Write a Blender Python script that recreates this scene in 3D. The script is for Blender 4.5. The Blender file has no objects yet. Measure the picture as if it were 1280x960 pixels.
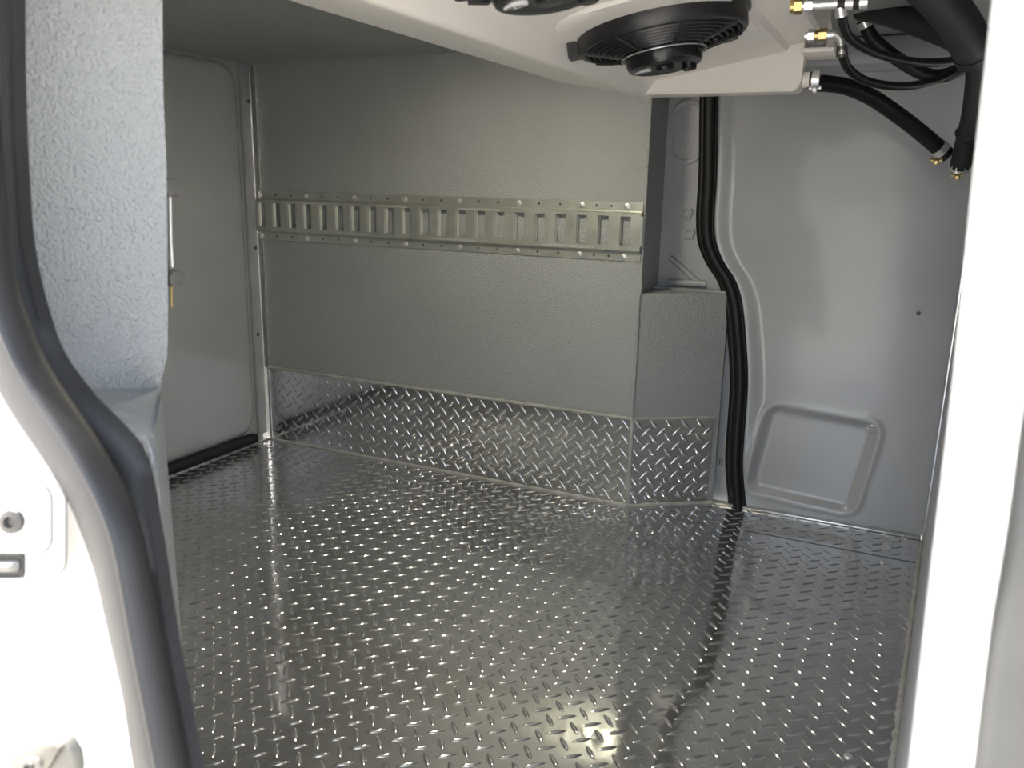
import bpy, bmesh, math, random
from mathutils import Vector, Matrix
random.seed(7)
scn = bpy.context.scene
COL = scn.collection

# ------------------------------------------------------------------ camera
FZ = 0.731                       # camera height above the van floor (floor is z = 0)
F = 1038.0                       # focal length in pixels of the 1280 x 960 frame
RX = Vector((0.90218303, 0.11975881, -0.41439548))     # world axes seen in the camera (right, down, forward)
RY = Vector((0.43086715, -0.20459118, 0.87891749))
RZ = Vector((0.02047645, -0.97149384, -0.23617883))
CAM = Vector((0, 0, FZ))
cd = bpy.data.cameras.new('camera'); cam = bpy.data.objects.new('camera', cd); COL.objects.link(cam)
cd.sensor_fit = 'HORIZONTAL'; cd.sensor_width = 36.0; cd.lens = F / 1280 * 36
cd.clip_start = 0.02; cd.clip_end = 200
cd.dof.use_dof = True; cd.dof.focus_distance = 1.7; cd.dof.aperture_fstop = 11
m3 = Matrix(((RX[0], -RX[1], -RX[2]), (RY[0], -RY[1], -RY[2]), (RZ[0], -RZ[1], -RZ[2])))
cam.matrix_world = Matrix.Translation(CAM) @ m3.to_4x4()
scn.camera = cam

# ------------------------------------------------------------------ light
w = bpy.data.worlds.new('sky'); scn.world = w; w.use_nodes = True
nt = w.node_tree; sky = nt.nodes.new('ShaderNodeTexSky')
sky.sky_type = 'NISHITA'; sky.sun_disc = False; sky.sun_elevation = math.radians(44); sky.sun_rotation = math.radians(265)
sky.dust_density = 2.5; sky.ozone_density = 1.0; sky.altitude = 100
hsv = nt.nodes.new('ShaderNodeHueSaturation'); hsv.inputs['Saturation'].default_value = .55      # thin high haze
nt.links.new(sky.outputs[0], hsv.inputs['Color']); nt.links.new(hsv.outputs[0], nt.nodes['Background'].inputs[0])
nt.nodes['Background'].inputs[1].default_value = 0.30
sd = bpy.data.lights.new('sun', 'SUN'); sd.energy = 5; sd.angle = math.radians(0.6); sd.color = (1, .95, .86)
so = bpy.data.objects.new('sun', sd); COL.objects.link(so)
so.rotation_euler = Vector((1.0, 0.10, -1.0)).to_track_quat('-Z', 'Y').to_euler()   # sun from the rear: the open side stands in open shade
vs = scn.view_settings
vs.view_transform = 'Standard'; vs.look = 'None'; vs.gamma = 1; vs.use_curve_mapping = False; vs.exposure = 1.97

# ------------------------------------------------------------------ pixel helpers
def ray(x, y):
    d = Vector((x - 640, y - 480, F)); return Vector((RX.dot(d), RY.dot(d), RZ.dot(d)))
def atY(x, y, Y): d = ray(x, y); return CAM + d * (Y / d.y)
def atX(x, y, X): d = ray(x, y); return CAM + d * (X / d.x)
def atZ(x, y, Z): d = ray(x, y); return CAM + d * ((Z - FZ) / d.z)
def proj(p):
    p = p - CAM; a = RX * p.x + RY * p.y + RZ * p.z
    return 640 + F * a.x / a.z, 480 + F * a.y / a.z
def interp(tab, t):
    if t <= tab[0][0]: return tab[0][1]
    for (a, b), (c, d) in zip(tab, tab[1:]):
        if t <= c: return b + (d - b) * (t - a) / (c - a)
    return tab[-1][1]
def catmull(P, n=8):
    P = [Vector(p) for p in P]; Q = [P[0] * 2 - P[1]] + P + [P[-1] * 2 - P[-2]]; out = []
    for i in range(1, len(Q) - 2):
        a, b, c, d = Q[i-1:i+3]
        for k in range(n):
            t = k / n
            out.append(.5 * (2*b + (c-a)*t + (2*a-5*b+4*c-d)*t*t + (3*b-a-3*c+d)*t**3))
    return out + [P[-1]]
def sstep(a, b, x):
    t = max(0, min(1, (x - a) / (b - a))); return t * t * (3 - 2 * t)

# ------------------------------------------------------------------ materials
def mat(name, col, rough=.5, metal=0, spec=.5, coat=0, bump=None, var=0, vscale=4, rvar=0):
    m = bpy.data.materials.new(name); m.use_nodes = True; t = m.node_tree; b = t.nodes['Principled BSDF']
    b.inputs['Base Color'].default_value = (*col, 1); b.inputs['Roughness'].default_value = rough
    b.inputs['Metallic'].default_value = metal; b.inputs['Specular IOR Level'].default_value = spec
    b.inputs['Coat Weight'].default_value = coat; b.inputs['Coat Roughness'].default_value = .08
    tc = t.nodes.new('ShaderNodeTexCoord')
    def noise(scale, detail=3):
        n = t.nodes.new('ShaderNodeTexNoise'); n.inputs['Scale'].default_value = scale; n.inputs['Detail'].default_value = detail
        t.links.new(tc.outputs['Object'], n.inputs['Vector']); return n
    if var:
        n = noise(vscale); r = t.nodes.new('ShaderNodeMapRange')
        r.inputs['From Min'].default_value = .3; r.inputs['From Max'].default_value = .7
        r.inputs['To Min'].default_value = 1 - var; r.inputs['To Max'].default_value = 1 + var
        t.links.new(n.outputs['Fac'], r.inputs['Value'])
        v = t.nodes.new('ShaderNodeVectorMath'); v.operation = 'SCALE'; v.inputs[0].default_value = col
        t.links.new(r.outputs[0], v.inputs['Scale']); t.links.new(v.outputs[0], b.inputs['Base Color'])
    if rvar:
        n = noise(vscale * 1.7, 4); r = t.nodes.new('ShaderNodeMapRange')
        r.inputs['From Min'].default_value = .3; r.inputs['From Max'].default_value = .7
        r.inputs['To Min'].default_value = max(.02, rough - rvar); r.inputs['To Max'].default_value = rough + rvar
        t.links.new(n.outputs['Fac'], r.inputs['Value']); t.links.new(r.outputs[0], b.inputs['Roughness'])
    if bump:
        prev = None
        for (scale, strength, dist, kind) in bump:
            if kind == 'v':
                n = t.nodes.new('ShaderNodeTexVoronoi'); n.feature = 'SMOOTH_F1'; n.inputs['Scale'].default_value = scale
                t.links.new(tc.outputs['Object'], n.inputs['Vector']); o = n.outputs['Distance']
            else:
                o = noise(scale, 2).outputs['Fac']
            bp = t.nodes.new('ShaderNodeBump'); bp.inputs['Strength'].default_value = strength; bp.inputs['Distance'].default_value = dist
            bp.invert = kind == 'v'; t.links.new(o, bp.inputs['Height'])
            if prev: t.links.new(prev.outputs[0], bp.inputs['Normal'])
            prev = bp
        t.links.new(prev.outputs[0], b.inputs['Normal'])
    return m
M = dict(
    liner=mat('textured_grey_liner', (.27, .28, .28), .30, spec=.6, bump=[(190, .35, .004, 'n'), (390, .80, .003, 'n')], var=.08, vscale=3),
    smooth=mat('smooth_grey_paint', (.33, .335, .35), .26, coat=.25, bump=[(3.0, .10, .02, 'n'), (60, .03, .002, 'n')], var=.05, vscale=6),
    metal_grey=mat('painted_sheet_metal', (.29, .295, .31), .38, bump=[(40, .08, .004, 'n')], var=.08, vscale=12),
    tread=mat('tread_plate_aluminium', (.68, .685, .70), .10, metal=1, bump=[(28, .10, .003, 'n')], var=.08, vscale=9, rvar=.05),
    alu=mat('bare_aluminium', (.60, .60, .58), .33, metal=1, var=.08, vscale=30),
    galv=mat('galvanised_steel', (.46, .47, .43), .42, metal=.75, var=.10, vscale=25, rvar=.06),
    galv_lip=mat('lit_slot_edge', (.85, .85, .80), .38, metal=.7),  # lighter than the rail: light reflected from the opening put into the colour
    sealant=mat('grey_sealant', (.33, .32, .30), .5, bump=[(120, .5, .003, 'n')], var=.18, vscale=40),
    white=mat('white_body_paint', (.52, .51, .49), .25, coat=.5),
    cream=mat('cream_plastic', (.80, .76, .70), .38, bump=[(9, .03, .01, 'n')], var=.02),
    black=mat('black_plastic', (.013, .013, .014), .36, var=.15, vscale=30),
    gloss=mat('gloss_black_metal', (.010, .010, .011), .22, spec=.35),
    rubber=mat('black_rubber', (.006, .006, .006), .45, spec=.3, var=.2, vscale=20),
    seal=mat('weathered_seal_rubber', (.016, .015, .0148), .5, var=.2, vscale=14, bump=[(90, .15, .002, 'n')]),
    felt=mat('dark_trim_rubber', (.010, .010, .0105), .62, var=.45, vscale=22, bump=[(300, .3, .001, 'n')]),
    foam=mat('foam_insulation', (.014, .014, .015), .62, bump=[(180, .25, .002, 'n')], var=.15, vscale=20),
    steel=mat('bright_steel', (.75, .75, .73), .32, metal=.8),
    brass=mat('brass', (.52, .39, .18), .35, metal=1),
    dark=mat('dark_steel', (.09, .085, .08), .4, metal=.6),
    champagne=mat('brushed_striker_metal', (.14, .13, .108), .45, metal=.2, var=.1, vscale=30),
    greyseal=mat('grey_pillar_trim', (.038, .038, .037), .6, var=.15, vscale=18),
    dark_screw=mat('black_oxide_screw', (.030, .028, .026), .45),
    stamp=mat('worn_stamping', (.55, .56, .52), .5, metal=.6),
    gap_shade=mat('panel_gap_shade', (.16, .155, .15), .6),  # grey for the shade lines painted round the jamb plates
    pin=mat('latch_pin', (.16, .155, .145), .4, metal=.3),
    fog=mat('sticker_silver', (.5, .5, .5), .4),
    ground=mat('concrete_ground', (.50, .47, .42), .9, var=.12, vscale=1.5),
    lamp_shell=mat('lamp_rim', (.7, .7, .68), .4),
)
t_ = M['tread'].node_tree; b1 = t_.nodes['Principled BSDF']; b2 = t_.nodes.new('ShaderNodeBsdfPrincipled')       # a satin share over the polished one
for k_ in ('Base Color', 'Normal'):
    for l_ in list(b1.inputs[k_].links): t_.links.new(l_.from_socket, b2.inputs[k_])
b2.inputs['Metallic'].default_value = 1; b2.inputs['Roughness'].default_value = .48
mx = t_.nodes.new('ShaderNodeMixShader'); mx.inputs[0].default_value = .18
t_.links.new(b1.outputs[0], mx.inputs[1]); t_.links.new(b2.outputs[0], mx.inputs[2]); t_.links.new(mx.outputs[0], t_.nodes['Material Output'].inputs['Surface'])
def emis(name, col, s):
    m = bpy.data.materials.new(name); m.use_nodes = True; b = m.node_tree.nodes['Principled BSDF']
    b.inputs['Base Color'].default_value = (.8, .8, .7, 1); b.inputs['Emission Color'].default_value = (*col, 1); b.inputs['Emission Strength'].default_value = s
    return m

# ------------------------------------------------------------------ mesh helpers
class MB:
    def __init__(s): s.v = []; s.f = []
    def add(s, V, Fs):
        o = len(s.v); s.v += [tuple(v) for v in V]; s.f += [tuple(i + o for i in f) for f in Fs]; return s
    def box(s, a, b, bev=0):
        x0, y0, z0 = [min(p, q) for p, q in zip(a, b)]; x1, y1, z1 = [max(p, q) for p, q in zip(a, b)]
        if bev:
            bm = bmesh.new(); bmesh.ops.create_cube(bm, size=1)
            for v in bm.verts: v.co = Vector(((x0+x1)/2 + v.co.x*(x1-x0), (y0+y1)/2 + v.co.y*(y1-y0), (z0+z1)/2 + v.co.z*(z1-z0)))
            bmesh.ops.bevel(bm, geom=bm.edges[:], offset=bev, segments=2, affect='EDGES', profile=.5)
            bm.verts.index_update(); s.add([v.co for v in bm.verts], [[v.index for v in f.verts] for f in bm.faces]); bm.free(); return s
        V = [(x0,y0,z0),(x1,y0,z0),(x1,y1,z0),(x0,y1,z0),(x0,y0,z1),(x1,y0,z1),(x1,y1,z1),(x0,y1,z1)]
        return s.add(V, [(3,2,1,0),(4,5,6,7),(0,1,5,4),(1,2,6,5),(2,3,7,6),(3,0,4,7)])
    def loft(s, rings, closed=True, cap=True):
        n = len(rings[0]); V = [p for r in rings for p in r]; Fs = []
        for i in range(len(rings) - 1):
            for k in range(n if closed else n - 1):
                a, b = i*n + k, i*n + (k+1) % n; Fs.append((a, b, b + n, a + n))
        if cap and closed: Fs += [tuple(reversed(range(n))), tuple((len(rings)-1)*n + k for k in range(n))]
        return s.add(V, Fs)
    def prism(s, poly, z0, z1):                      # footprint polygon (x, y), counter-clockwise
        return s.loft([[(x, y, z0) for x, y in poly], [(x, y, z1) for x, y in poly]])
    def tube(s, path, r, n=12, up=None, sx=1.0, wob=0):
        P = [Vector(p) for p in path]; rings = []; prev = None
        for i, p in enumerate(P):
            t = (P[min(i+1, len(P)-1)] - P[max(i-1, 0)]).normalized()
            if prev is None: u = t.orthogonal().normalized() if up is None else (Vector(up) - t * t.dot(Vector(up))).normalized()
            else: u = (prev - t * t.dot(prev)).normalized()
            prev = u; v = t.cross(u); rr = (r[i] if isinstance(r, (list, tuple)) else r) * (1 + wob * random.uniform(-1, 1))
            rings.append([p + (u * math.cos(a) * sx + v * math.sin(a)) * rr for a in [2*math.pi*k/n for k in range(n)]])
        return s.loft(rings)
    def cyl(s, a, b, r, n=16): return s.tube([a, b], r, n)
    def lathe(s, o, ax, prof, n=32, u=None):         # prof: (radius, height along ax)
        o = Vector(o); ax = Vector(ax).normalized(); u = ax.orthogonal().normalized() if u is None else Vector(u); v = ax.cross(u)
        rings = [[o + ax * h + (u * math.cos(2*math.pi*k/n) + v * math.sin(2*math.pi*k/n)) * r for k in range(n)] for r, h in prof]
        return s.loft(rings)
    def grid(s, fn, nu, nv):
        V = [fn(i/(nu-1), j/(nv-1)) for i in range(nu) for j in range(nv)]
        return s.add(V, [(i*nv+j, (i+1)*nv+j, (i+1)*nv+j+1, i*nv+j+1) for i in range(nu-1) for j in range(nv-1)])
    def build(s, name, m, parent=None, smooth=30, loc=None):
        me = bpy.data.meshes.new(name); me.from_pydata(s.v, [], s.f); me.update()
        bm = bmesh.new(); bm.from_mesh(me); bmesh.ops.recalc_face_normals(bm, faces=bm.faces); bm.to_mesh(me); bm.free()
        if smooth:
            me.polygons.foreach_set('use_smooth', [True] * len(me.polygons)); me.set_sharp_from_angle(angle=math.radians(smooth))
        return link(name, me, m, parent)
def link(name, me, m, parent=None):
    if m and not me.materials: me.materials.append(M[m] if isinstance(m, str) else m)
    o = bpy.data.objects.new(name, me); COL.objects.link(o)
    if parent:
        o.parent = parent; o.matrix_parent_inverse = Matrix.Translation(-parent.location) if parent.type == 'EMPTY' else Matrix()
    return o
def thing(name, label, cat, loc, group=None):
    o = bpy.data.objects.new(name, None); COL.objects.link(o); o.location = loc; o.empty_display_size = .05
    return tag(o, label, cat, group)
def tag(o, label, cat, group=None):
    o['label'] = label; o['category'] = cat
    if group: o['group'] = group
    return o
def struct(o, label=None, cat=None):
    o['kind'] = 'structure'
    if label: o['label'] = label
    if cat: o['category'] = cat
    return o
def rrect(cx, cy, hx, hy, r, n=5):
    out = []
    for sx, sy, a0 in ((1,1,0),(-1,1,90),(-1,-1,180),(1,-1,270)):
        for k in range(n+1):
            a = math.radians(a0 + 90*k/n); out.append((cx + sx*(hx-r) + r*math.cos(a), cy + sy*(hy-r) + r*math.sin(a)))
    return out

# ------------------------------------------------------------------ dimensions (metres; rear of the van at -X, far side at +Y)
XL = -1.615        # rear door plane
YW = 1.769         # far insulated wall
YD = 1.885         # far side door plane at the sill
ZC = .284 + FZ     # ceiling
ZB = -.232 + FZ    # top of the wheel box
ZK = -.519 + FZ    # top of the kick plate
XE, XB = -.527, -.356
def XP(Y): return .036 + .0455 * (Y - .5)            # bulkhead plane
SEAL = [(886,100),(885,160),(884,220),(881,270),(883,302),(893,328),(907,350),(916,380),(921,430),(923,480),(919,540),(917,580),(921,634)]
SP = catmull([atY(x, y, 1.888) for x, y in SEAL], 6)
SP = [SP[0] + Vector((0, 0, .10))] + SP
def seal_x(z):
    return interp(sorted([(p.z, p.x) for p in SP]), z)

# ------------------------------------------------------------------ setting: ground, floor, walls, ceiling
g = MB().box((-90, -90, -.60), (90, 90, -.56)).build('ground', 'ground', smooth=0); struct(g, 'pale concrete ground outside the van', 'ground')

fl = MB().prism([(XL - .02, .30), (XP(.30), .30), (XP(YD), YD), (XB, YD), (XE, YW), (XL - .02, YW)], -.02, 0).build('floor', 'tread', smooth=0)
struct(fl, 'shiny aluminium diamond tread plate floor', 'floor')
# raised lozenge of the tread plate
def lug_mesh(L=.0305, W=.0082, H=.0019):
    out = [];n = 12
    for sc, h in ((1, 0), (.72, .62), (.38, .95)):
        ring = []
        for k in range(n):
            a = 2*math.pi*k/n; x = math.cos(a); y = math.sin(a) * (1 - .35*abs(math.cos(a))**2)
            ring.append((x*L/2*(sc if h == 0 else .25+.75*sc), y*W/2*sc, h*H))
        out.append(ring)
    V = [p for r in out for p in r] + [(0, 0, H)]
    Fs = [(i*n+k, i*n+(k+1) % n, (i+1)*n+(k+1) % n, (i+1)*n+k) for i in range(2) for k in range(n)]
    Fs += [(2*n+k, 2*n+(k+1) % n, 3*n) for k in range(n)]
    return V, Fs
LV, LF = lug_mesh()
lug_me = bpy.data.meshes.new('tread_lug'); lug_me.from_pydata(LV, [], LF); lug_me.polygons.foreach_set('use_smooth', [True]*len(LF)); lug_me.materials.append(M['tread'])
PITCH = .0369
spots = []
for i in range(-60, 34):
    for j in range(-14, 52):
        for b in (0, 1):
            x = -.7282 + (i + .5*b) * PITCH; y = .6707 + (j + .5*b) * PITCH
            if y < .33 or x < XL + .012 or x > XP(y) - .014: continue
            lim = YW if x < XE else (YW + (x - XE) * (YD - YW)/(XB - XE) if x < XB else YD)
            if y > lim - .014 or abs(y - 1.752) < .012 and x > -.26: continue
            spots.append((x, y, math.radians(42 if b == 0 else -48)))
def in_view(s):
    px, py = proj(Vector((s[0], s[1], 0))); return 255 < px < 1140 and 0 < py < 955
spots.sort(key=lambda s: (not in_view(s), s[0]**2 + s[1]**2))
for k, (x, y, a) in enumerate(spots[:300]):
    o = bpy.data.objects.new('tread_lug', lug_me); COL.objects.link(o); o.parent = fl; o.location = (x, y, 0); o.rotation_euler = (0, 0, a)
def lug_field(items):                                # items: (origin, axis_u, axis_v, normal, angle)
    mb = MB()
    for o, u, v, n, a in items:
        c, s_ = math.cos(a), math.sin(a); du = u*c + v*s_; dv = v*c - u*s_
        mb.add([o + du*x + dv*y + n*z for x, y, z in LV], LF)
    return mb
X_, Y_, Z_ = Vector((1,0,0)), Vector((0,1,0)), Vector((0,0,1))
tp = lug_field([(Vector((x, y, 0)), X_, Y_, Z_, a) for x, y, a in spots[300:]]).build('tread_pattern', 'tread', fl, smooth=80)
tp['kind'] = 'stuff'
# seam and screws in the floor by the far door
MB().box((-.255, 1.7505, .0002), (XP(1.75) - .004, 1.7535, .0008)).build('plate_seam', 'dark', fl, 0)
for x, y in ((-.047, 1.841), (.023, 1.723), (.031, 1.809), (.005, 1.06)):
    MB().lathe((x, y, 0), Z_, [(.0055, 0), (.0052, .0018), (.003, .0026), (.0012, .0022)], 14).build('floor_screw', 'steel', fl)
def bead(path, r, name='sealant_bead', parent=None, m='sealant', n=7, step=.008, wob=.22):
    out = []
    for a, b in zip(path, path[1:]):
        a, b = Vector(a), Vector(b); k = max(1, int((b-a).length/step))
        out += [a.lerp(b, i/k) + Vector((random.uniform(-1,1), random.uniform(-1,1), random.uniform(-1,1)))*r*.12 for i in range(k)]
    out.append(Vector(path[-1])); return MB().tube(out, r, n, wob=wob).build(name, m, parent, 80)
bead([(XL+.01, YW-.002, .001), (XE, YW-.002, .001)], .0048, parent=fl)
bead([(XE, YW-.003, .001), (XB, YD-.003, .001)], .0048, parent=fl)
bead([(XP(1.87)-.003, 1.87, .001), (XP(.5)-.003, .5, .001)], .0052, parent=fl, wob=.35)
MB().box((XB-.004, YD-.006, 0), (XP(YD)-.006, YD+.012, .006), .002).build('threshold_strip', 'alu', fl)
MB().box((XL+.0, .50, 0), (XL+.018, YW-.004, .005), .0015).build('edge_strip', 'alu', fl)

# far insulated wall
wb = MB().box((XL-.10, YW, 0), (XE, YW+.16, ZC)).prism([(XE-.0, YW), (XB, YD), (XB, YD+.012), (XE-.0, YD+.012)], 0, ZB).build('wall_back', 'liner', smooth=0)
struct(wb, 'far wall sprayed with rough grey textured liner', 'wall')
bead([(XE-.001, YW-.001, ZK), (XE-.001, YW-.001, ZB-.004)], .0036, parent=wb, m='liner', wob=.15)
bead([(XE+.001, YW-.001, ZB), (XE, YW, .95)], .0030, parent=wb, m='liner', wob=.15)
# kick plates of tread plate on the wall and on the wheel box
kp = MB().box((-1.592, YW-.003, .004), (XE, YW-.0002, ZK)).build('kick_plate', 'tread', wb, 0)
cu = Vector((XB-XE, YD-YW, 0)); CL = cu.length; cu.normalize(); cn = Vector((cu.y, -cu.x, 0))
c0 = Vector((XE, YW-.003, 0)); kq = .0025
kp2 = MB().loft([[c0 + cu*.001, c0 + cu*(CL-.012), c0 + cu*(CL-.012) + cn*-.003, c0 + cu*.001 + cn*-.003],
                 [c0 + cu*.001 + Z_*ZK, c0 + cu*(CL-.012) + Z_*ZK, c0 + cu*(CL-.012) + cn*-.003 + Z_*ZK, c0 + cu*.001 + cn*-.003 + Z_*ZK]]).build('kick_plate', 'tread', wb, 0)
items = []; items2 = []
for i in range(0, 60):
    for j in range(0, 7):
        for b in (0, 1):
            x = -1.578 + (i + .5*b)*PITCH; z = .022 + (j + .5*b)*PITCH*.95
            if z > ZK - .009: continue
            if x < XE - .014: items.append((Vector((x, YW-.003, z)), X_, Z_, -Y_, math.radians(-48 if b == 0 else 42)))
            s_ = (i + .5*b)*PITCH + .016
            if s_ < CL - .022: items2.append((c0 + cu*s_ + Z_*z, cu, Z_, cn, math.radians(-48 if b == 0 else 42)))
for its, par in ((items, kp), (items2, kp2)):
    o = lug_field(its).build('tread_pattern', 'tread', par, smooth=80); o['kind'] = 'stuff'
bead([(-1.592, YW-.003, ZK), (XE, YW-.003, ZK)], .0042, parent=wb)
bead([(XE, YW-.003, ZK), tuple(c0 + cu*(CL-.01) + Z_*ZK)], .0036, parent=wb)
bead([(XE, YW-.003, .004), (XE, YW-.003, ZK)], .0045, parent=wb)
MB().box((-1.594, YW-.005, .002), (-1.588, YW-.0003, ZK)).build('plate_edge', 'alu', wb, 0)

# painted body pillar behind the wall's end, with pressings
YP = 1.908
pil = MB().grid(lambda u, v: Vector((XE-.03 + u*(seal_x(v*ZC)-.0 - XE + .03), YP, v*ZC)), 24, 60)
pillar = pil.build('body_pillar', 'metal_grey'); struct(pillar, 'grey painted pillar with pressed oval and small square hole', 'pillar')
po = atY(856, 165, YP)
MB().loft([[Vector((x, YP - d, z)) for x, z in rrect(po.x+.006, po.z, .038*s, .072*s, .036*s, 8)] for s, d in ((1, 0), (.95, .004), (.86, .004), (.80, .0005))], cap=False).build('oval_pressing', 'metal_grey', pillar, 60)
for (px, py) in ((858, 268), (861, 293)):
    q = atY(px, py, YP)
    MB().loft([[Vector((x, YP - d, z)) for x, z in rrect(q.x, q.z, .012*s, .011*s, .003*s, 3)] for s, d in ((1, 0), (.9, .003), (.6, .003), (.5, .0004))], cap=True).build('square_pressing', 'metal_grey', pillar, 60)
    bead([(q.x+.006, YP-.002, q.z-.006), (q.x+.013, YP-.002, q.z+.003), (q.x+.010, YP-.002, q.z+.012)], .0035, 'paint_blob', pillar, 'metal_grey', wob=.4)
a_, b_, c_ = atY(838, 322, YP), atY(872, 352, YP), atY(838, 352, YP)
MB().tube([a_, a_.lerp(b_, .3), a_.lerp(b_, .6), b_], .007, 8, up=Y_).build('gusset_rib', 'metal_grey', pillar, 80)
MB().tube([c_ + Vector((-.005,0,-.002)), b_ + Vector((.02,0,-.004))], .009, 8, up=Y_).build('gusset_rib', 'metal_grey', pillar, 80)
MB().box((XE, YD-.004, ZB), (XB-.004, YP, ZB+.004)).build('ledge', 'metal_grey', pillar, 0)
q = atY(901, 577, YP); MB().box((q.x-.004, YP-.002, q.z-.008), (q.x-.001, YP, q.z+.008)).box((q.x+.002, YP-.002, q.z-.008), (q.x+.005, YP, q.z+.008)).build('slot_mark', 'dark', pillar, 0)

# far sliding door, inside skin
pkt = [atY(x, y, 1.893) for x, y in ((950,516), (1090,535), (1068,636), (948,607))]
pc = sum(pkt, Vector()) / 4; pkx = (pkt[1].x - pkt[0].x + pkt[2].x - pkt[3].x)/4; pkz = .098
def door_y(x, z):
    d = x - seal_x(z)
    y = 1.889 + .012*sstep(.020, .058, d)*(1 if z > .30 else .35 + .65*sstep(.05, .30, z))
    y += .012*((x + .15)/.4)**2
    qx = max(abs(x - pc.x - .03*(z - pc.z)/.2) - (pkx - .022), 0); qz = max(abs(z - pc.z + .062*(x - pc.x)) - (pkz - .022), 0)
    r = math.hypot(qx, qz)
    y += .012*(1 - sstep(.010, .034, r)) - .003*math.exp(-((r-.036)/.006)**2)
    return y
dm = MB().grid(lambda u, v: Vector(((lambda z: (lambda x: (x, door_y(x, z), z))(seal_x(z) - .004 + u*(.125 - seal_x(z))))(.004 + v*(ZC-.004)))), 96, 170)
d1 = dm.build('door_1', 'smooth', smooth=80); struct(d1, 'smooth grey far sliding door with moulded pocket', 'door')
MB().box((-.60, 1.93, -.02), (.20, 1.96, ZC)).build('door_skin', 'white', d1, 0)
for px, py in ((1148, 392), (1184, 483), (925, 569)):
    q = atY(px, py, 1.89); MB().lathe(q + Vector((0, -.0, 0)), -Y_, [(.004, 0), (.0035, .003), (.001, .0036)], 12).build('screw', 'dark', d1)

# rubber seal around the far door
ws = MB().tube([p + Vector((.004, -.006, 0)) for p in SP], .0125, 12, up=Y_, sx=.7).build('door_seal', 'rubber', smooth=80)
tag(ws, 'black rubber seal bending down beside the smooth grey door', 'door seal')
MB().tube([p + Vector((-.011, -.001, 0)) for p in SP], .0085, 8, up=Y_, sx=.6).build('seal_flange', 'rubber', ws, 80)
MB().tube([p + Vector((.017, -.001, 0)) for p in SP], .0045, 8, up=Y_, sx=.7).build('seal_lip', 'rubber', ws, 80)

# rear door (left end)
d2 = MB().box((XL-.06, .44, 0), (XL, YW-.012, ZC)).build('door_2', 'metal_grey', smooth=0); struct(d2, 'smooth grey rear door lining panel with rounded corners', 'door')
ya, yb, za, zb = .50, 1.722, .030, ZC-.006
MB().loft([[Vector((XL + h, y, z)) for y, z in rrect((ya+yb)/2, (za+zb)/2, (yb-ya)/2 - i, (zb-za)/2 - i, .06 - i*.6, 8)] for i, h in ((0, 0), (.002, .004), (.010, .0075), (.022, .010))]).build('door_panel', 'smooth', d2, 60)
MB().box((XL+.0, .50, .004), (XL+.026, 1.715, .032), .008).build('bottom_seal', 'rubber', d2)
# corner strip between rear door and far wall
t1 = MB().box((XL-.002, YW-.036, .02), (XL+.010, YW-.004, ZC-.004), .002).build('trim_1', 'metal_grey'); struct(t1, 'narrow grey corner strip fixed with small screws', 'trim')
MB().box((-1.598, YW-.010, ZK), (-1.590, YW-.0005, ZC-.004), .0012).build('trim_edge', 'alu', t1)
for px, py in ((312, 127), (320, 310), (323, 418)):
    q = atX(px, py, XL + .012); MB().lathe(Vector((XL+.010, min(q.y, YW-.012), q.z)), X_, [(.0048, 0), (.0042, .003), (.001, .0036)], 12).build('screw', 'dark', t1)

# ceiling
ce = MB().box((XL-.10, .30, ZC), (.20, 1.96, ZC+.04)).build('ceiling', 'liner', smooth=0); struct(ce, 'dark grey textured van ceiling', 'ceiling')
rail = MB().box((-.46, 1.80, ZC-.055), (.14, 1.93, ZC), .012).build('roof_rail', 'metal_grey', ce)

# bulkhead on the right
def bulk(y0, y1, z0, z1, dx=0):
    return [[(XP(y0)+dx, y0, z), (XP(y1)+dx, y1, z), (XP(y1)+dx+.03, y1, z), (XP(y0)+dx+.03, y0, z)] for z in (z0, z1)]
wr = MB().loft(bulk(.46, 1.96, 0, .80)).loft(bulk(.46, 1.96, .80, ZC, .08)).build('wall_right', 'metal_grey', smooth=0); struct(wr, 'grey bulkhead panel at the front end', 'wall')
MB().box((XP(1.86)-.003, 1.862, .0), (XP(1.86)+.003, 1.872, .755), .001).build('panel_edge', 'alu', wr)

# ------------------------------------------------------------------ near side: jamb, seal, textured pillar
OT = [(-80,-110),(0,-100),(200,-72),(300,-52),(400,-32),(481,0),(525,26),(595,77),(647,103),(688,116),(700,122),(781,140),(863,160),(960,173),(1060,190),(1500,240)]
LT = [(-80,-30),(0,-28),(200,-14),(303,-8),(368,3),(448,33),(492,59),(543,96),(595,127),(647,152),(688,163),(781,179),(863,195),(960,214),(1060,230),(1500,290)]
IT = [(-80,14),(0,15),(100,16),(200,20),(303,27),(368,40),(448,65),(486,96),(525,127),(536,147),(550,163),(595,178),(647,186),(688,194),(781,207),(863,222),(960,241),(1060,258),(1500,330)]
def YN(py): return .315 - .00005*max(0, py-300)
ys = [-440 + k*20 for k in range(98)]
def smooth_tab(T, y): return sum(interp(T, y + o) for o in (-24, -12, 0, 12, 24)) / 5
def cv(T, y, dy=0): return atY(smooth_tab(T, y), y, YN(y) + dy)
nw = thing('weatherstrip', 'thick dark rubber door weatherstrip curving along white jamb', 'weatherstrip', cv(LT, 1500) * 1)
rows = []
for y in ys:
    a, b = cv(OT, y, -.002), cv(LT, y, -.012); c = (a + b)/2; h = (b - a).length/2
    u = (b - a).normalized(); rows.append([c + u*math.cos(t)*h + Vector((0, -math.sin(t)*.009, 0)) for t in [math.pi*2*k/16 for k in range(16)]])
MB().loft(rows).build('seal_bulb', 'seal', nw, 80)
rows = []
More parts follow.
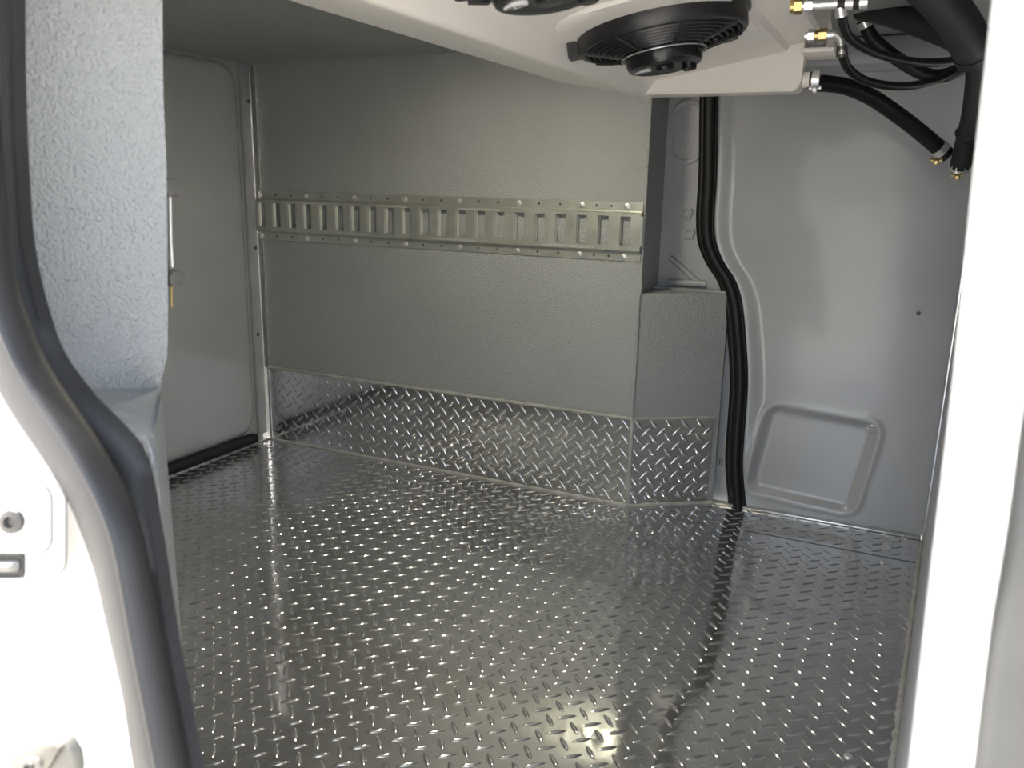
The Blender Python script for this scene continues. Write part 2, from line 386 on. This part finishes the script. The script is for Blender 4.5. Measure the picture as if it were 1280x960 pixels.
for y in ys:
    a = cv(LT, y, -.014); rows.append([a + Vector((math.cos(t)*.0036, math.sin(t)*.010, 0)) for t in [math.pi*2*k/10 for k in range(10)]])
MB().loft(rows).build('seal_lip', 'seal', nw, 80)
rows = []
for y in ys:
    a, b = cv(LT, y, .002), cv(IT, y, .012); n_ = Vector((0, 1, 0))
    mid = (a+b)/2 + Vector((0, -.004, 0))
    rows.append([a, mid, b + Vector((-.003,-.002,0)), b, b + n_*.008, a + n_*.012])
MB().loft(rows).build('seal_trim', 'felt', nw, 50)

# near textured wall end (upper face, sloping ledge, lower box)
RT = [(-120,203),(0,203),(120,204),(200,208),(300,209),(400,210),(445,209),(480,201)]
wn = MB()
def up_face(u, v):
    y = -90 + v*575; L = atY(smooth_tab(IT, y) - 14, y, .385); Rr = atY(interp(RT, y), y, .465)
    p = L.lerp(Rr, u); p.y += .008*math.sin(math.pi*u)*0; return p
wn.grid(up_face, 16, 60)
cre = [up_face(u/15, 1) for u in range(16)]
fro = [atY(120 + u/15*73, 531 + u/15*14, .352) for u in range(16)]
wn.grid(lambda u, v: cre[round(u*15)].lerp(fro[round(u*15)], v) + Vector((0, 0, -.006*math.sin(math.pi*v))), 16, 10)
wn.grid(lambda u, v: Vector((fro[round(u*15)].x, fro[round(u*15)].y, fro[round(u*15)].z*(1-v))), 16, 24)
f1 = fro[-1]; f2 = atY(211, 600, .462)
wn.grid(lambda u, v: Vector((f1.x + (f2.x-f1.x)*u, f1.y + (f2.y-f1.y)*u, (f1.z + (cre[-1].z - f1.z)*u)*(1-v))), 10, 24)
rt = [up_face(1, k/59) for k in range(60)]
wn.grid(lambda u, v: rt[round(v*59)].lerp(Vector((XL-.02, .44, rt[round(v*59)].z)), u*.98) if u else rt[round(v*59)], 12, 60)
wn.grid(lambda u, v: Vector((f2.x, f2.y, 0)).lerp(Vector((XL-.02, .44, 0)), u) + Vector((0, 0, v*(cre[-1].z))), 12, 8)
wno = wn.build('wall_near', 'liner', smooth=50); struct(wno, 'near wall end with bright rough grey textured liner', 'wall')
MB().box((XL-.10, .36, -.02), (-.78, .43, ZC)).build('wall_backing', 'liner', wno, 0)
hd = MB().box((-.85, .30, .95), (.14, .38, ZC), .006).build('opening_header', 'white', wno)
for p, r in ((atY(205, 555, .352), .004),):
    bead([p + Vector((-.015,-.0005,.002)), p + Vector((-.011,-.0005,-.008)), p + Vector((-.010,-.0005,-.020))], .0012, 'paint_blob', wno, 'liner', wob=.4)

# white jamb with plate, slot and striker cover
JL = -1.70
def jamb(u, v):
    y = 300 + v*1150; r = cv(OT, y, .004); r.x += .010; l = Vector((JL, .235, r.z)); p = r.lerp(l, u); p.y -= .012*math.sin(math.pi*min(1, u*3))**2 * 0; return p
jb = thing('door_jamb', 'white painted door jamb panel beside curved dark weatherstrip', 'door jamb', (-.6, .26, -.4))
def jplane(px, py, off=0):
    # intersection of pixel ray with the jamb sheet (plane fitted through three points of it)
    a, b, c = jamb(0.05, .55), jamb(.9, .3), jamb(.9, .9); n = (b-a).cross(c-a).normalized()
    if n.y > 0: n = -n
    d = ray(px, py); t = (a - CAM).dot(n)/d.dot(n); return CAM + d*t + n*off, n
def jgrid(u, v):
    y = -560 + v*1960; r = cv(OT, y, .004); r.x += .012
    p, n = jplane(0, 600); p0, _ = jplane(smooth_tab(OT, y), y)
    l = Vector((JL, 0, r.z)); l.y = p.y - (n.x*(l.x-p.x) + n.z*(l.z-p.z))/n.y
    k = sstep(0, .14, u); q = r.lerp(l, u); yy = p.y - (n.x*(q.x-p.x) + n.z*(q.z-p.z))/n.y
    q.y = r.y*(1-k) + yy*k; return q
MB().grid(jgrid, 40, 110).build('jamb_panel', 'white', jb, 60)
def jring(pts, off): return [jplane(x, y, off)[0] for x, y in pts]
def jshape(name, ptsf, levels, m, parent): # ptsf(s): outline scaled inward by s pixels
    return MB().loft([jring(ptsf(s), o) for s, o in levels]).build(name, m, parent, 50)
jshape('access_plate', lambda s: rrect(20, 664, 62-s, 57-s, 20-s*.5, 6), [(0, -.001), (1, .0015), (4, .0025)], 'white', jb)
jshape('plate_gap_shade', lambda s: rrect(20, 664, 63.5-s, 58.5-s, 21-s*.5, 6), [(0, -.0005), (.3, .0003), (1.5, .0003)], 'gap_shade', jb)  # raised grey ring painted in as the shade line round the plate
jshape('plate_gap_shade', lambda s: rrect(10, 647, 61.8-s, 43.8-s, 19-s*.5, 6), [(0, .0015), (.3, .0030), (1.5, .0030)], 'gap_shade', jb)  # same painted shade line round the cover
ap = jshape('access_cover', lambda s: rrect(10, 647, 60-s, 42-s, 18-s*.5, 6), [(0, .001), (1.5, .005), (5, .0065)], 'white', jb)
jshape('screw_boss', lambda s: [(30+(21-s)*math.cos(t), 646+(21-s)*math.sin(t)) for t in [2*math.pi*k/24 for k in range(24)]], [(0, .005), (2, .0075), (7, .0075)], 'white', ap)
sc = jshape('screw', lambda s: [(31+(15.5-s)*math.cos(t), 646+(15.5-s)*math.sin(t)) for t in [2*math.pi*k/20 for k in range(20)]], [(0, .0070), (1, .0092), (8.0, .0100), (9, .0080)], 'dark_screw', ap)
jshape('latch_slot', lambda s: rrect(-10, 704, 47-s, 17-s, 7-s*.4, 5), [(0, .002), (1, .0034), (2, .0034), (3, .0026)], 'felt', jb)
jshape('slot_pin', lambda s: rrect(-14, 705, 44-s, 7-s, 4-s*.4, 5), [(0, .003), (2, .0060), (5, .0068)], 'pin', jb)
st_out = [(19,962),(19,950),(24,940),(36,926),(60,919),(80,917),(92,922),(102,936),(106,952),(106,975),(100,1010),(60,1020),(30,1010),(19,985)]
stc = jshape('striker_cover', lambda s: [(62+(x-62)*(1-s/45), 965+(y-965)*(1-s/45)) for x, y in st_out], [(0, -.001), (1.5, .004), (4, .0055)], 'champagne', jb)
stf = [(24,944),(40,927),(62,921),(82,919),(90,925),(80,943),(72,955),(58,962),(42,960)]
jshape('striker_tongue', lambda s: [(58+(x-58)*(1-s/40), 940+(y-940)*(1-s/40)) for x, y in stf], [(0, .005), (1, .0085), (4, .0090)], 'champagne', stc)
jshape('screw_washer', lambda s: [(56+(15-s)*math.cos(t), 945+(11-s)*math.sin(t)) for t in [2*math.pi*k/20 for k in range(20)]], [(0, .0085), (1, .0105), (3, .0110)], 'champagne', stc)
jshape('screw', lambda s: [(56+(7-s)*math.cos(t), 945+(5.5-s)*math.sin(t)) for t in [2*math.pi*k/12 for k in range(12)]], [(0, .0105), (.5, .0118), (3, .0122), (3.5, .0112)], 'dark_screw', stc)
MB().box((-.60, .22, -.40), (.14, .31, -.012), .008).build('door_sill', 'white', jb)

# small rod with two brackets behind the textured edge
lr = thing('latch_rod', 'thin metal rod held by two small grey brackets at textured wall edge', 'latch rod', atY(216, 390, .50))
def lp(x, y): return atY(x, y, .50)
MB().tube([lp(212, 246), lp(213, 300), lp(215, 334)], .0016, 8).build('rod', 'steel', lr)
MB().tube([lp(214, 358), lp(214.5, 384)], .0009, 8).build('rod_end', 'brass', lr)
for (x0, x1, y0, y1) in ((204, 219, 222, 246), (206, 223, 337, 358)):
    a, b = lp(x0, y0), lp(x1, y1); MB().box((a.x, .494, b.z), (b.x, .506, a.z), .002).box((b.x-.003, .492, b.z+.003), (b.x+.0005, .508, a.z-.002), .001).build('bracket', 'pin', lr)
a, b = lp(200, 240), lp(212, 342); MB().box((a.x-.01, .470, b.z), (b.x-.004, .503, a.z)).build('mount_plate', 'dark', lr, 0)

# white body pillar on the right with grey outer trim
PLt = [(-80,1250),(0,1240),(225,1215),(480,1190),(700,1164),(960,1135),(1500,1080)]
PRt = [(-80,1352),(0,1345),(300,1312),(540,1278),(667,1261),(780,1242),(960,1220),(1500,1130)]
bp = thing('door_pillar', 'bright white painted door pillar next to grey trim', 'door pillar', (.06, .40, -.4))
rows = []; rows2 = []
for y in ys:
    a = atY(interp(PLt, y), y, .392); b = atY(interp(PRt, y), y, .345)
    e = (b - a).normalized(); n_ = Vector((e.y, -e.x, 0)).normalized()
    if n_.x > 0: n_ = -n_
    rows.append([a + Vector((.05, .02, 0)), a + Vector((.008, .006, 0)), a, a.lerp(b, .08) + n_*.0008, a.lerp(b, .92) + n_*.0008, b, b + Vector((.004, .004, 0)), b + Vector((.09, .02, 0))])
    rows2.append([b + Vector((-.0008, .002, 0)), b + Vector((-.0002, -.006, 0)), b + Vector((.004, -.010, 0)), b + Vector((.075, -.012, 0)), b + Vector((.085, -.006, 0)), b + Vector((.088, .006, 0))])
MB().loft(rows).build('pillar_skin', 'white', bp, 40)
MB().loft(rows2).build('pillar_trim', 'greyseal', bp, 50)

# ------------------------------------------------------------------ cargo track on the far wall
zt, zl = -.0365 + FZ, -.1635 + FZ
x0t, x1t = -1.598, -.530
tr = thing('cargo_track', 'galvanised slotted cargo rail screwed across the grey textured wall', 'cargo rail', ((x0t+x1t)/2, YW, zl))
sx0 = -1.589; slots = [sx0 + .0508*k*.9965 for k in range(22)]
zs1, zs0 = -.067 + FZ, -.129 + FZ; SW = .0245
fb = .013
mb = MB()
def strip(prof): return mb.loft([[Vector((x0t, y, z)) for y, z in prof], [Vector((x1t, y, z)) for y, z in prof]], closed=False)
T = YW - .0005
strip([(T, zt), (T-.0025, zt), (T-.0025, zt-.019), (T-fb+.002, zt-.0215), (T-fb, zt-.0235), (T-fb, zs1)])
strip([(T-fb, zs0), (T-fb, zl+.0235), (T-fb+.002, zl+.0215), (T-.0025, zl+.019), (T-.0025, zl), (T, zl)])
edges = [x0t] + [e for s in slots for e in (s, min(s+SW, x1t))] + [x1t]
for a, b in zip(edges[::2], edges[1::2]):
    if b - a > .001: mb.add([(a, T-fb, zs0), (b, T-fb, zs0), (b, T-fb, zs1), (a, T-fb, zs1)], [(0, 1, 2, 3)])
mb.build('rail', 'galv', tr, 25)
lipm = MB().loft([[Vector((-.0025+.0045*(1-math.cos(t)), T-fb-.0006+.010*math.sin(t)*.9, z)) for t in [math.pi/2*k/5 for k in range(6)]] + [Vector((-.0025, T-fb+.002, z))] for z in (zs0-.002, zs1+.002)])
lip0 = None
for s in slots:
    if lip0 is None: lip0 = lipm.build('slot_lip', 'galv_lip', tr, 60); lo = lip0
    else: lo = lip0.copy(); COL.objects.link(lo)
    lo.location = (s, 0, 0)
    rb = MB().box((s+SW-.0008, T-fb+.0002, zs0), (s+SW+.0008, T-.002, zs1)).build('slot_side', 'galv', tr, 0) if s + SW < x1t else None
for i, pxs in enumerate(((327,384,443.5,507,575,649,728,784.5), (330,386,445,508,575,647,724.6,780))):
    zz = zt - .0095 if i == 0 else zl + .0095
    scr = [atY(px, 250 + i*70, YW).x for px in pxs]
    for x in scr:
        MB().lathe((x, T-.0025, zz), -Y_, [(.0068, 0), (.0066, .0012), (.0046, .0016), (.0044, .0042), (.002, .0048)], 14).build('screw', 'steel', tr)
    for a, b in zip(scr, scr[1:]):
        for t in (1/3, 2/3): MB().lathe((a + (b-a)*t, T-.0025, zz), -Y_, [(.0028, 0), (.0026, .0003), (.0005, .0003)], 10).build('pilot_hole', 'dark', tr)
# stamped lettering on the rail, too worn to read: rows of small raised marks
for (xa, xb, top) in ((-1.46,-1.37,1), (-1.21,-1.12,1), (-.98,-.87,1), (-1.33,-1.24,0), (-1.06,-.93,0), (-.76,-.64,0)):
    sm = MB(); x = xa; zz = zt - .0275 if top else zl + .0275
    while x < xb:
        wd = random.choice((.0012, .002, .003)); sm.box((x, T-fb-.0004, zz-.0022), (x+wd, T-fb+.0002, zz+.0022)); x += wd + .0013
    sm.build('stamped_mark', 'stamp', tr, 0)

# ------------------------------------------------------------------ evaporator unit
ev = thing('evaporator_unit', 'cream plastic ceiling cooling unit with two black fans', 'cooling unit', (-.36, .93, ZC))
def zz(z): return z + FZ
TL = math.radians(10); TT = math.tan(TL)
def panel_z(x): return .1720 + (x + .42)*TT
Y0, Y1 = .40, 1.490
def house(Y):
    k = max(0, (Y - 1.36)/(Y1 - 1.36)); xl = -.583 + .125*k**2.2
    g_ = [(xl, .30), (xl, .178), (xl+.006, .168)]
    for i in range(7):
        f = (i + 1)/8; xx = xl + .006 + (-.452 - xl - .006)*f; zc = .168 - .018*f
        g_ += [(xx-.004, zc), (xx, zc - .0018)]
    g_ += [(-.455, .1495), (-.450, .1480), (-.444, .1484), (-.438, .1520), (-.424, .1700)]
    for i in range(9):
        x = -.420 + (.206)*i/8; g_.append((x, panel_z(x)))
    g_ += [(-.209, panel_z(-.21) + .008), (-.165, panel_z(-.165) + .008), (-.160, panel_z(-.16) + .012), (-.158, .30)]
    return [Vector((x, Y, zz(min(z, .2835)))) for x, z in g_]
hs = [Y0, .6, .8, 1.0, 1.2, 1.3, 1.36, 1.38, 1.40, 1.42, 1.44, 1.46, 1.475, 1.485, 1.490]
MB().loft([house(y) for y in hs]).build('housing', 'cream', ev, 28)
# far rim of the drip tray
rim = MB()
rp = [(-.455, .1490), (-.20, .1485), (-.192, .152), (-.188, .160), (-.186, .2835), (-.452, .2835)]
rim.loft([[Vector((x, y, zz(z + dz))) for x, z in rp] for y, dz in ((1.440, .004), (1.443, .0005), (1.448, 0), (1.490, 0), (1.495, .002))])
rim.build('drip_tray_rim', 'cream', ev, 40)
MB().lathe(Vector((-.188, 1.465, zz(.168))), X_, [(.0120, 0), (.0120, .010)], 20).build('drain_stub', 'cream', ev)
MB().box((-.188, 1.40, zz(.200)), (-.140, 1.490, zz(.207)), .002).loft([[Vector((-.160, y, zz(.205))), Vector((-.142, y, zz(.205))), Vector((-.160, y, zz(.265)))] for y in (1.478, 1.490)]).build('mounting_ear', 'cream', ev, 30)
# fans
fn = Vector((math.sin(TL), 0, -math.cos(TL))); fu = Vector((math.cos(TL), 0, math.sin(TL)))
def CONE(r): return .013*max(0, (.098 - r)/.05)
def make_fan(C):
    P = MB()
    d = .025; R = .104
    P.lathe(C, fn, [(R+.004, -d-.006), (R+.004, -d+.004), (R, -d+.006), (R-.001, -.003), (R-.003, 0), (R-.008, 0), (R-.010, -.004), (R-.012, -d), (R-.012, -d-.006)], 56, fu)
    fv = fn.cross(fu)
    for t in (170, 215, 305):
        a = math.radians(t); o = fu*math.cos(a) + fv*math.sin(a); s_ = o.cross(fn)
        q = C + o*(R+.001)
        P.loft([[q + o*x + s_*y + fn*h for x, y in ((-.004,-.010),(.012,-.010),(.012,.010),(-.004,.010))] for h in (-d-.004, -.002)])
    sh = P.build('fan_shroud', 'black', ev, 40)
    B = MB()
    B.lathe(C, fn, [(R-.012, -d-.005), (R-.012, -d-.004)], 40, fu).build('fan_backing', 'rubber', sh)
    for k in range(7):
        a0 = 2*math.pi*k/7; bl = MB(); ringp = []
        for j in range(6):
            r = .045 + (R-.018-.045)*j/5; sw = a0 + .35*(j/5)
            ringp.append((r, sw))
        def bpt(u, v):
            r, sw = ringp[round(u*5)]; t = sw + (v-.5)*(.62); o = fu*math.cos(t) + fv*math.sin(t)
            return C + o*r + fn*(-d + .002 + .013*v)
        bl.grid(bpt, 6, 6).build('fan_blade', 'black', sh, 60)
    for r in (.057, .064, .071, .078, .085, .092):
        path = [C + (fu*math.cos(t) + fv*math.sin(t))*r + fn*(-.0015 + CONE(r)) for t in [2*math.pi*k/48 for k in range(49)]]
        MB().tube(path, .0014, 5, up=fn, sx=2.0).build('grille_ring', 'black', sh, 60)
    for k in range(8):
        t = 2*math.pi*(k+.35)/8; o = fu*math.cos(t) + fv*math.sin(t); s_ = o.cross(fn)
        q0, q1 = C + o*.040, C + o*(R-.004)
        MB().loft([[q + s_*a*sc_ + fn*b for a, b in ((-.0026,-.006),(.0026,-.006),(.0022,.0022),(-.0022,.0022))] for q, sc_ in ((q0 + fn*CONE(.046), 1.4), (q1, 1))]).build('grille_spoke', 'black', sh, 0)
    CH = C + fn*.0095
    MB().lathe(CH, fn, [(.052, -.006), (.052, .003), (.0495, .006), (.047, .006), (.0465, .014), (.044, .019), (.037, .021), (.030, .0195), (.012, .0195), (.010, .023), (.003, .0235)], 44, fu).build('fan_motor', 'gloss', sh, 35)
    MB().tube([CH + (fu*math.cos(t) + fv*math.sin(t))*.0515 + fn*.0045 for t in [2*math.pi*k/48 for k in range(49)]], .0009, 5).build('motor_ring', 'steel', sh, 60)
    for t in (20, 140, 200, 265, 320):
        a = math.radians(t); o = fu*math.cos(a) + fv*math.sin(a); q = CH + o*.0535
        MB().lathe(q + fn*-.004, fn, [(.0042, 0), (.0042, .008), (.002, .009)], 10).build('motor_clip', 'black', sh)
    MB().loft([[CH + fu*(.026 + .009*math.cos(t)*s_) + fv*(-.018 + .009*math.sin(t)*s_) + fn*h for t in [2*math.pi*k/12 for k in range(12)]] for s_, h in ((1, .012), (1, .024), (.8, .0255))]).build('motor_cap', 'gloss', sh, 40)
    # oval maker's badge with lettering
    bc = CH - fu*.0245 + fv*.012 + fn*.0213
    bd = MB().loft([[bc + fu*(.0105*s_*math.cos(t)) + fv*(.0058*s_*math.sin(t)) + fn*h for t in [2*math.pi*k/24 for k in range(24)]] for s_, h in ((1, -.002), (1, .0005), (.9, .0007))]).build('badge', 'fog', sh, 40)
    return sh, bc
C1 = Vector((-.307, 1.065, zz(.170)))
C2 = C1 + Vector((.020, -.412, 0))
fans = [make_fan(C1), make_fan(C2)]
for sh, bc in fans:
    cu_ = bpy.data.curves.new('badge_text', 'FONT'); cu_.body = 'SPAL'; cu_.size = .0075; cu_.align_x = 'CENTER'; cu_.align_y = 'CENTER'; cu_.extrude = .0001
    to = bpy.data.objects.new('badge_text', cu_); COL.objects.link(to)
    dg = bpy.context.evaluated_depsgraph_get(); me = bpy.data.meshes.new_from_object(to.evaluated_get(dg)); bpy.data.objects.remove(to)
    fv = fn.cross(fu); R3 = Matrix((fu, -fv, fn)).transposed()
    if R3.determinant() < 0: R3 = Matrix((fu, fv, fn)).transposed()
    me.transform(Matrix.Translation(bc + fn*.0010) @ R3.to_4x4()); me.materials.clear()
    link('badge_text', me, 'gloss', sh)
# raised pads under the fans
for C in (C1, C2):
    pv = Vector((0, 1, 0)); c = Vector((-.312, C.y + .02, zz(panel_z(-.312))))
    MB().loft([[c + fu*a + pv*b + fn*h for a, b in rrect(0, 0, .098 - i_, .178 - i_, .075 - i_*.5, 8)] for i_, h in ((0, -.004), (0, .001), (.003, .004), (.02, .0042))]).build('fan_pad', 'cream', ev, 40)
q = Vector((-.412, 1.40, zz(panel_z(-.412)))); MB().lathe(q, fn, [(.003, 0), (.003, .003), (.001, .0035)], 10).build('screw', 'steel', ev)

# ------------------------------------------------------------------ hoses and pipes
def hose(px, y0, y1, r, n=8):
    k = len(px) - 1; return catmull([atY(x, y, y0 + (y1-y0)*i/k) for i, (x, y) in enumerate(px)], n)
def clamp(p, t, r, parent, m='steel'):
    t = t.normalized(); MB().lathe(p - t*.006, t, [(r, 0), (r+.0012, .0004), (r+.0012, .0116), (r, .012)], 24).build('hose_clamp', m, parent)
def bolt(p, parent, m, r=.005):
    MB().lathe(p + Vector((0, .006, 0)), -Y_, [(r*.55, 0), (r*.55, .006), (r, .006), (r, .011), (r*.6, .012)], 8).cyl(p + Vector((-.009, .004, .004)), p + Vector((.009, .004, .004)), r*.7, 8).build('clamp_screw', m, parent)
pth = hose([(1012,104),(1034,104.5),(1060,109),(1090,122),(1120,142),(1150,165),(1184,194)], 1.465, 1.62, 0)
pth = [Vector((-.1775, 1.465, zz(.168)))] + [p for p in pth if p.x > -.168]
dh = thing('drain_hose', 'black rubber drain hose arching from cooling unit to corner', 'hose', pth[-1])
MB().tube(pth, .0132, 16).build('hose_tube', 'rubber', dh, 60)
clamp(pth[0] + Vector((.009, 0, -.0002)), X_, .0134, dh); bolt(pth[0] + Vector((.009, -.006, -.0165)), dh, 'steel', .0045)
clamp(pth[-3], pth[-1]-pth[-4], .0134, dh); bolt(atY(1170, 203, 1.57), dh, 'brass', .0045)
H = []
def rhose(label, px, y0, y1, r, m='rubber', name='refrigerant_hose'):
    p = hose(px, y0, y1, r); o = thing(name, label, 'hose' if 'hose' in name else 'pipe', p[-1]); MB().tube(p, r, 14).build('hose_tube' if 'hose' in name else 'insulation', m, o, 60); return o, p
h1, p1 = rhose('thin black hose looping lowest from the chrome elbow fitting', [(1052,66),(1060,85),(1080,100),(1110,107),(1140,107),(1165,101),(1185,92),(1204,78)], 1.24, 1.47, .0060)
h2, p2 = rhose('thin black hose hanging from upper silver fitting above the loop', [(1052,14),(1054,30),(1062,47),(1085,62),(1110,71),(1140,77),(1172,78),(1204,74)], 1.12, 1.36, .0058)
h3, p3 = rhose('thick black hose crossing behind the two thin looping hoses', [(1079,25),(1090,47),(1110,65),(1135,82),(1160,94),(1182,94),(1206,84)], 1.66, 1.70, .0118)
h4, p4 = rhose('straight dark insulated pipe slanting down towards the pipe collar', [(1076,10),(1120,20),(1180,42),(1200,52)], 1.60, 1.50, .019, 'foam', 'insulated_pipe')
h5, p5 = rhose('widest dark foam insulated pipe beside the white pillar', [(1130,-40),(1165,-10),(1192,20),(1208,45),(1217,62)], 1.20, 1.30, .025, 'foam', 'insulated_pipe')
MB().tube([p5[-1] + (p5[-1]-p5[-3]).normalized()*k for k in (-.004, .010)], .0264, 20).build('end_collar', 'felt', h5, 50)
h6, p6 = rhose('upright dark insulated pipe dropping beside the white pillar', [(1224,60),(1222,100),(1217,140),(1210,170),(1201,206)], 1.42, 1.58, .0165, 'foam', 'insulated_pipe')
k = len(p6)*7//10; MB().tube([p6[k-1], p6[k], p6[k+1]], [.0165, .020, .0172], 18).build('joint_collar', 'felt', h6, 60)
clamp(p6[-1], p6[-1]-p6[-2], .0150, h6); bolt(atY(1196, 222, 1.58), h6, 'brass', .0045)
# fittings of the hoses
def fit(parent, pts, y, segs):
    a, b = atY(*pts[0], y), atY(*pts[1], y); t = b - a
    for f0, f1, r, m, n in segs: MB().cyl(a + t*f0, a + t*f1, r, n).build('hex_nut' if n == 6 else 'fitting', m, parent, 40)
fit(h1, ((1006,45),(1042,43)), 1.24, ((0,.12,.005,'steel',14),(.12,.35,.0085,'steel',6),(.35,.5,.0065,'brass',14),(.5,.78,.0085,'brass',6),(.62,1,.0060,'steel',14)))
MB().tube(catmull([atY(x, y, 1.24) for x, y in ((1036,43),(1044,44),(1050,50),(1052,60),(1052,68))], 6), .0050, 12).build('elbow', 'steel', h1)
a, b = atY(1052,56,1.24), atY(1052.5,70,1.245); MB().tube([a, a.lerp(b,.5), b], [.0062,.0075,.0078], 12).build('ferrule', 'dark', h1)
fit(h2, ((988,8),(1085,2)), 1.12, ((0,.06,.0078,'brass',14),(.06,.16,.0098,'brass',6),(.16,.20,.006,'steel',14),(.20,.30,.0090,'steel',6),(.30,.62,.0062,'steel',14),(.62,.72,.0078,'felt',14),(.72,.82,.0082,'steel',14),(.82,.9,.0082,'felt',14),(.9,1,.0082,'steel',14)))
a, b = atY(1050,8,1.12), atY(1052,20,1.125); MB().tube([a, a.lerp(b,.5), b], [.0060,.0068,.0078], 12).build('ferrule', 'steel', h2)
clamp(p3[2], p3[3]-p3[1], .0112, h3)

# ------------------------------------------------------------------ ceiling lamp behind the cooling unit
cl = thing('ceiling_lamp', 'small round warm ceiling lamp behind the cooling unit', 'lamp', (-.71, 1.27, ZC))
MB().lathe((-.71, 1.27, ZC), -Z_, [(.068, 0), (.068, .006), (.062, .009), (.056, .007)], 40).build('lamp_rim', 'lamp_shell', cl)
MB().lathe((-.71, 1.27, ZC), -Z_, [(.056, .0072), (.045, .0115), (.02, .0140), (.003, .0145)], 40).build('lamp_lens', emis('lamp_glow', (1, .925, .71), 42), cl)
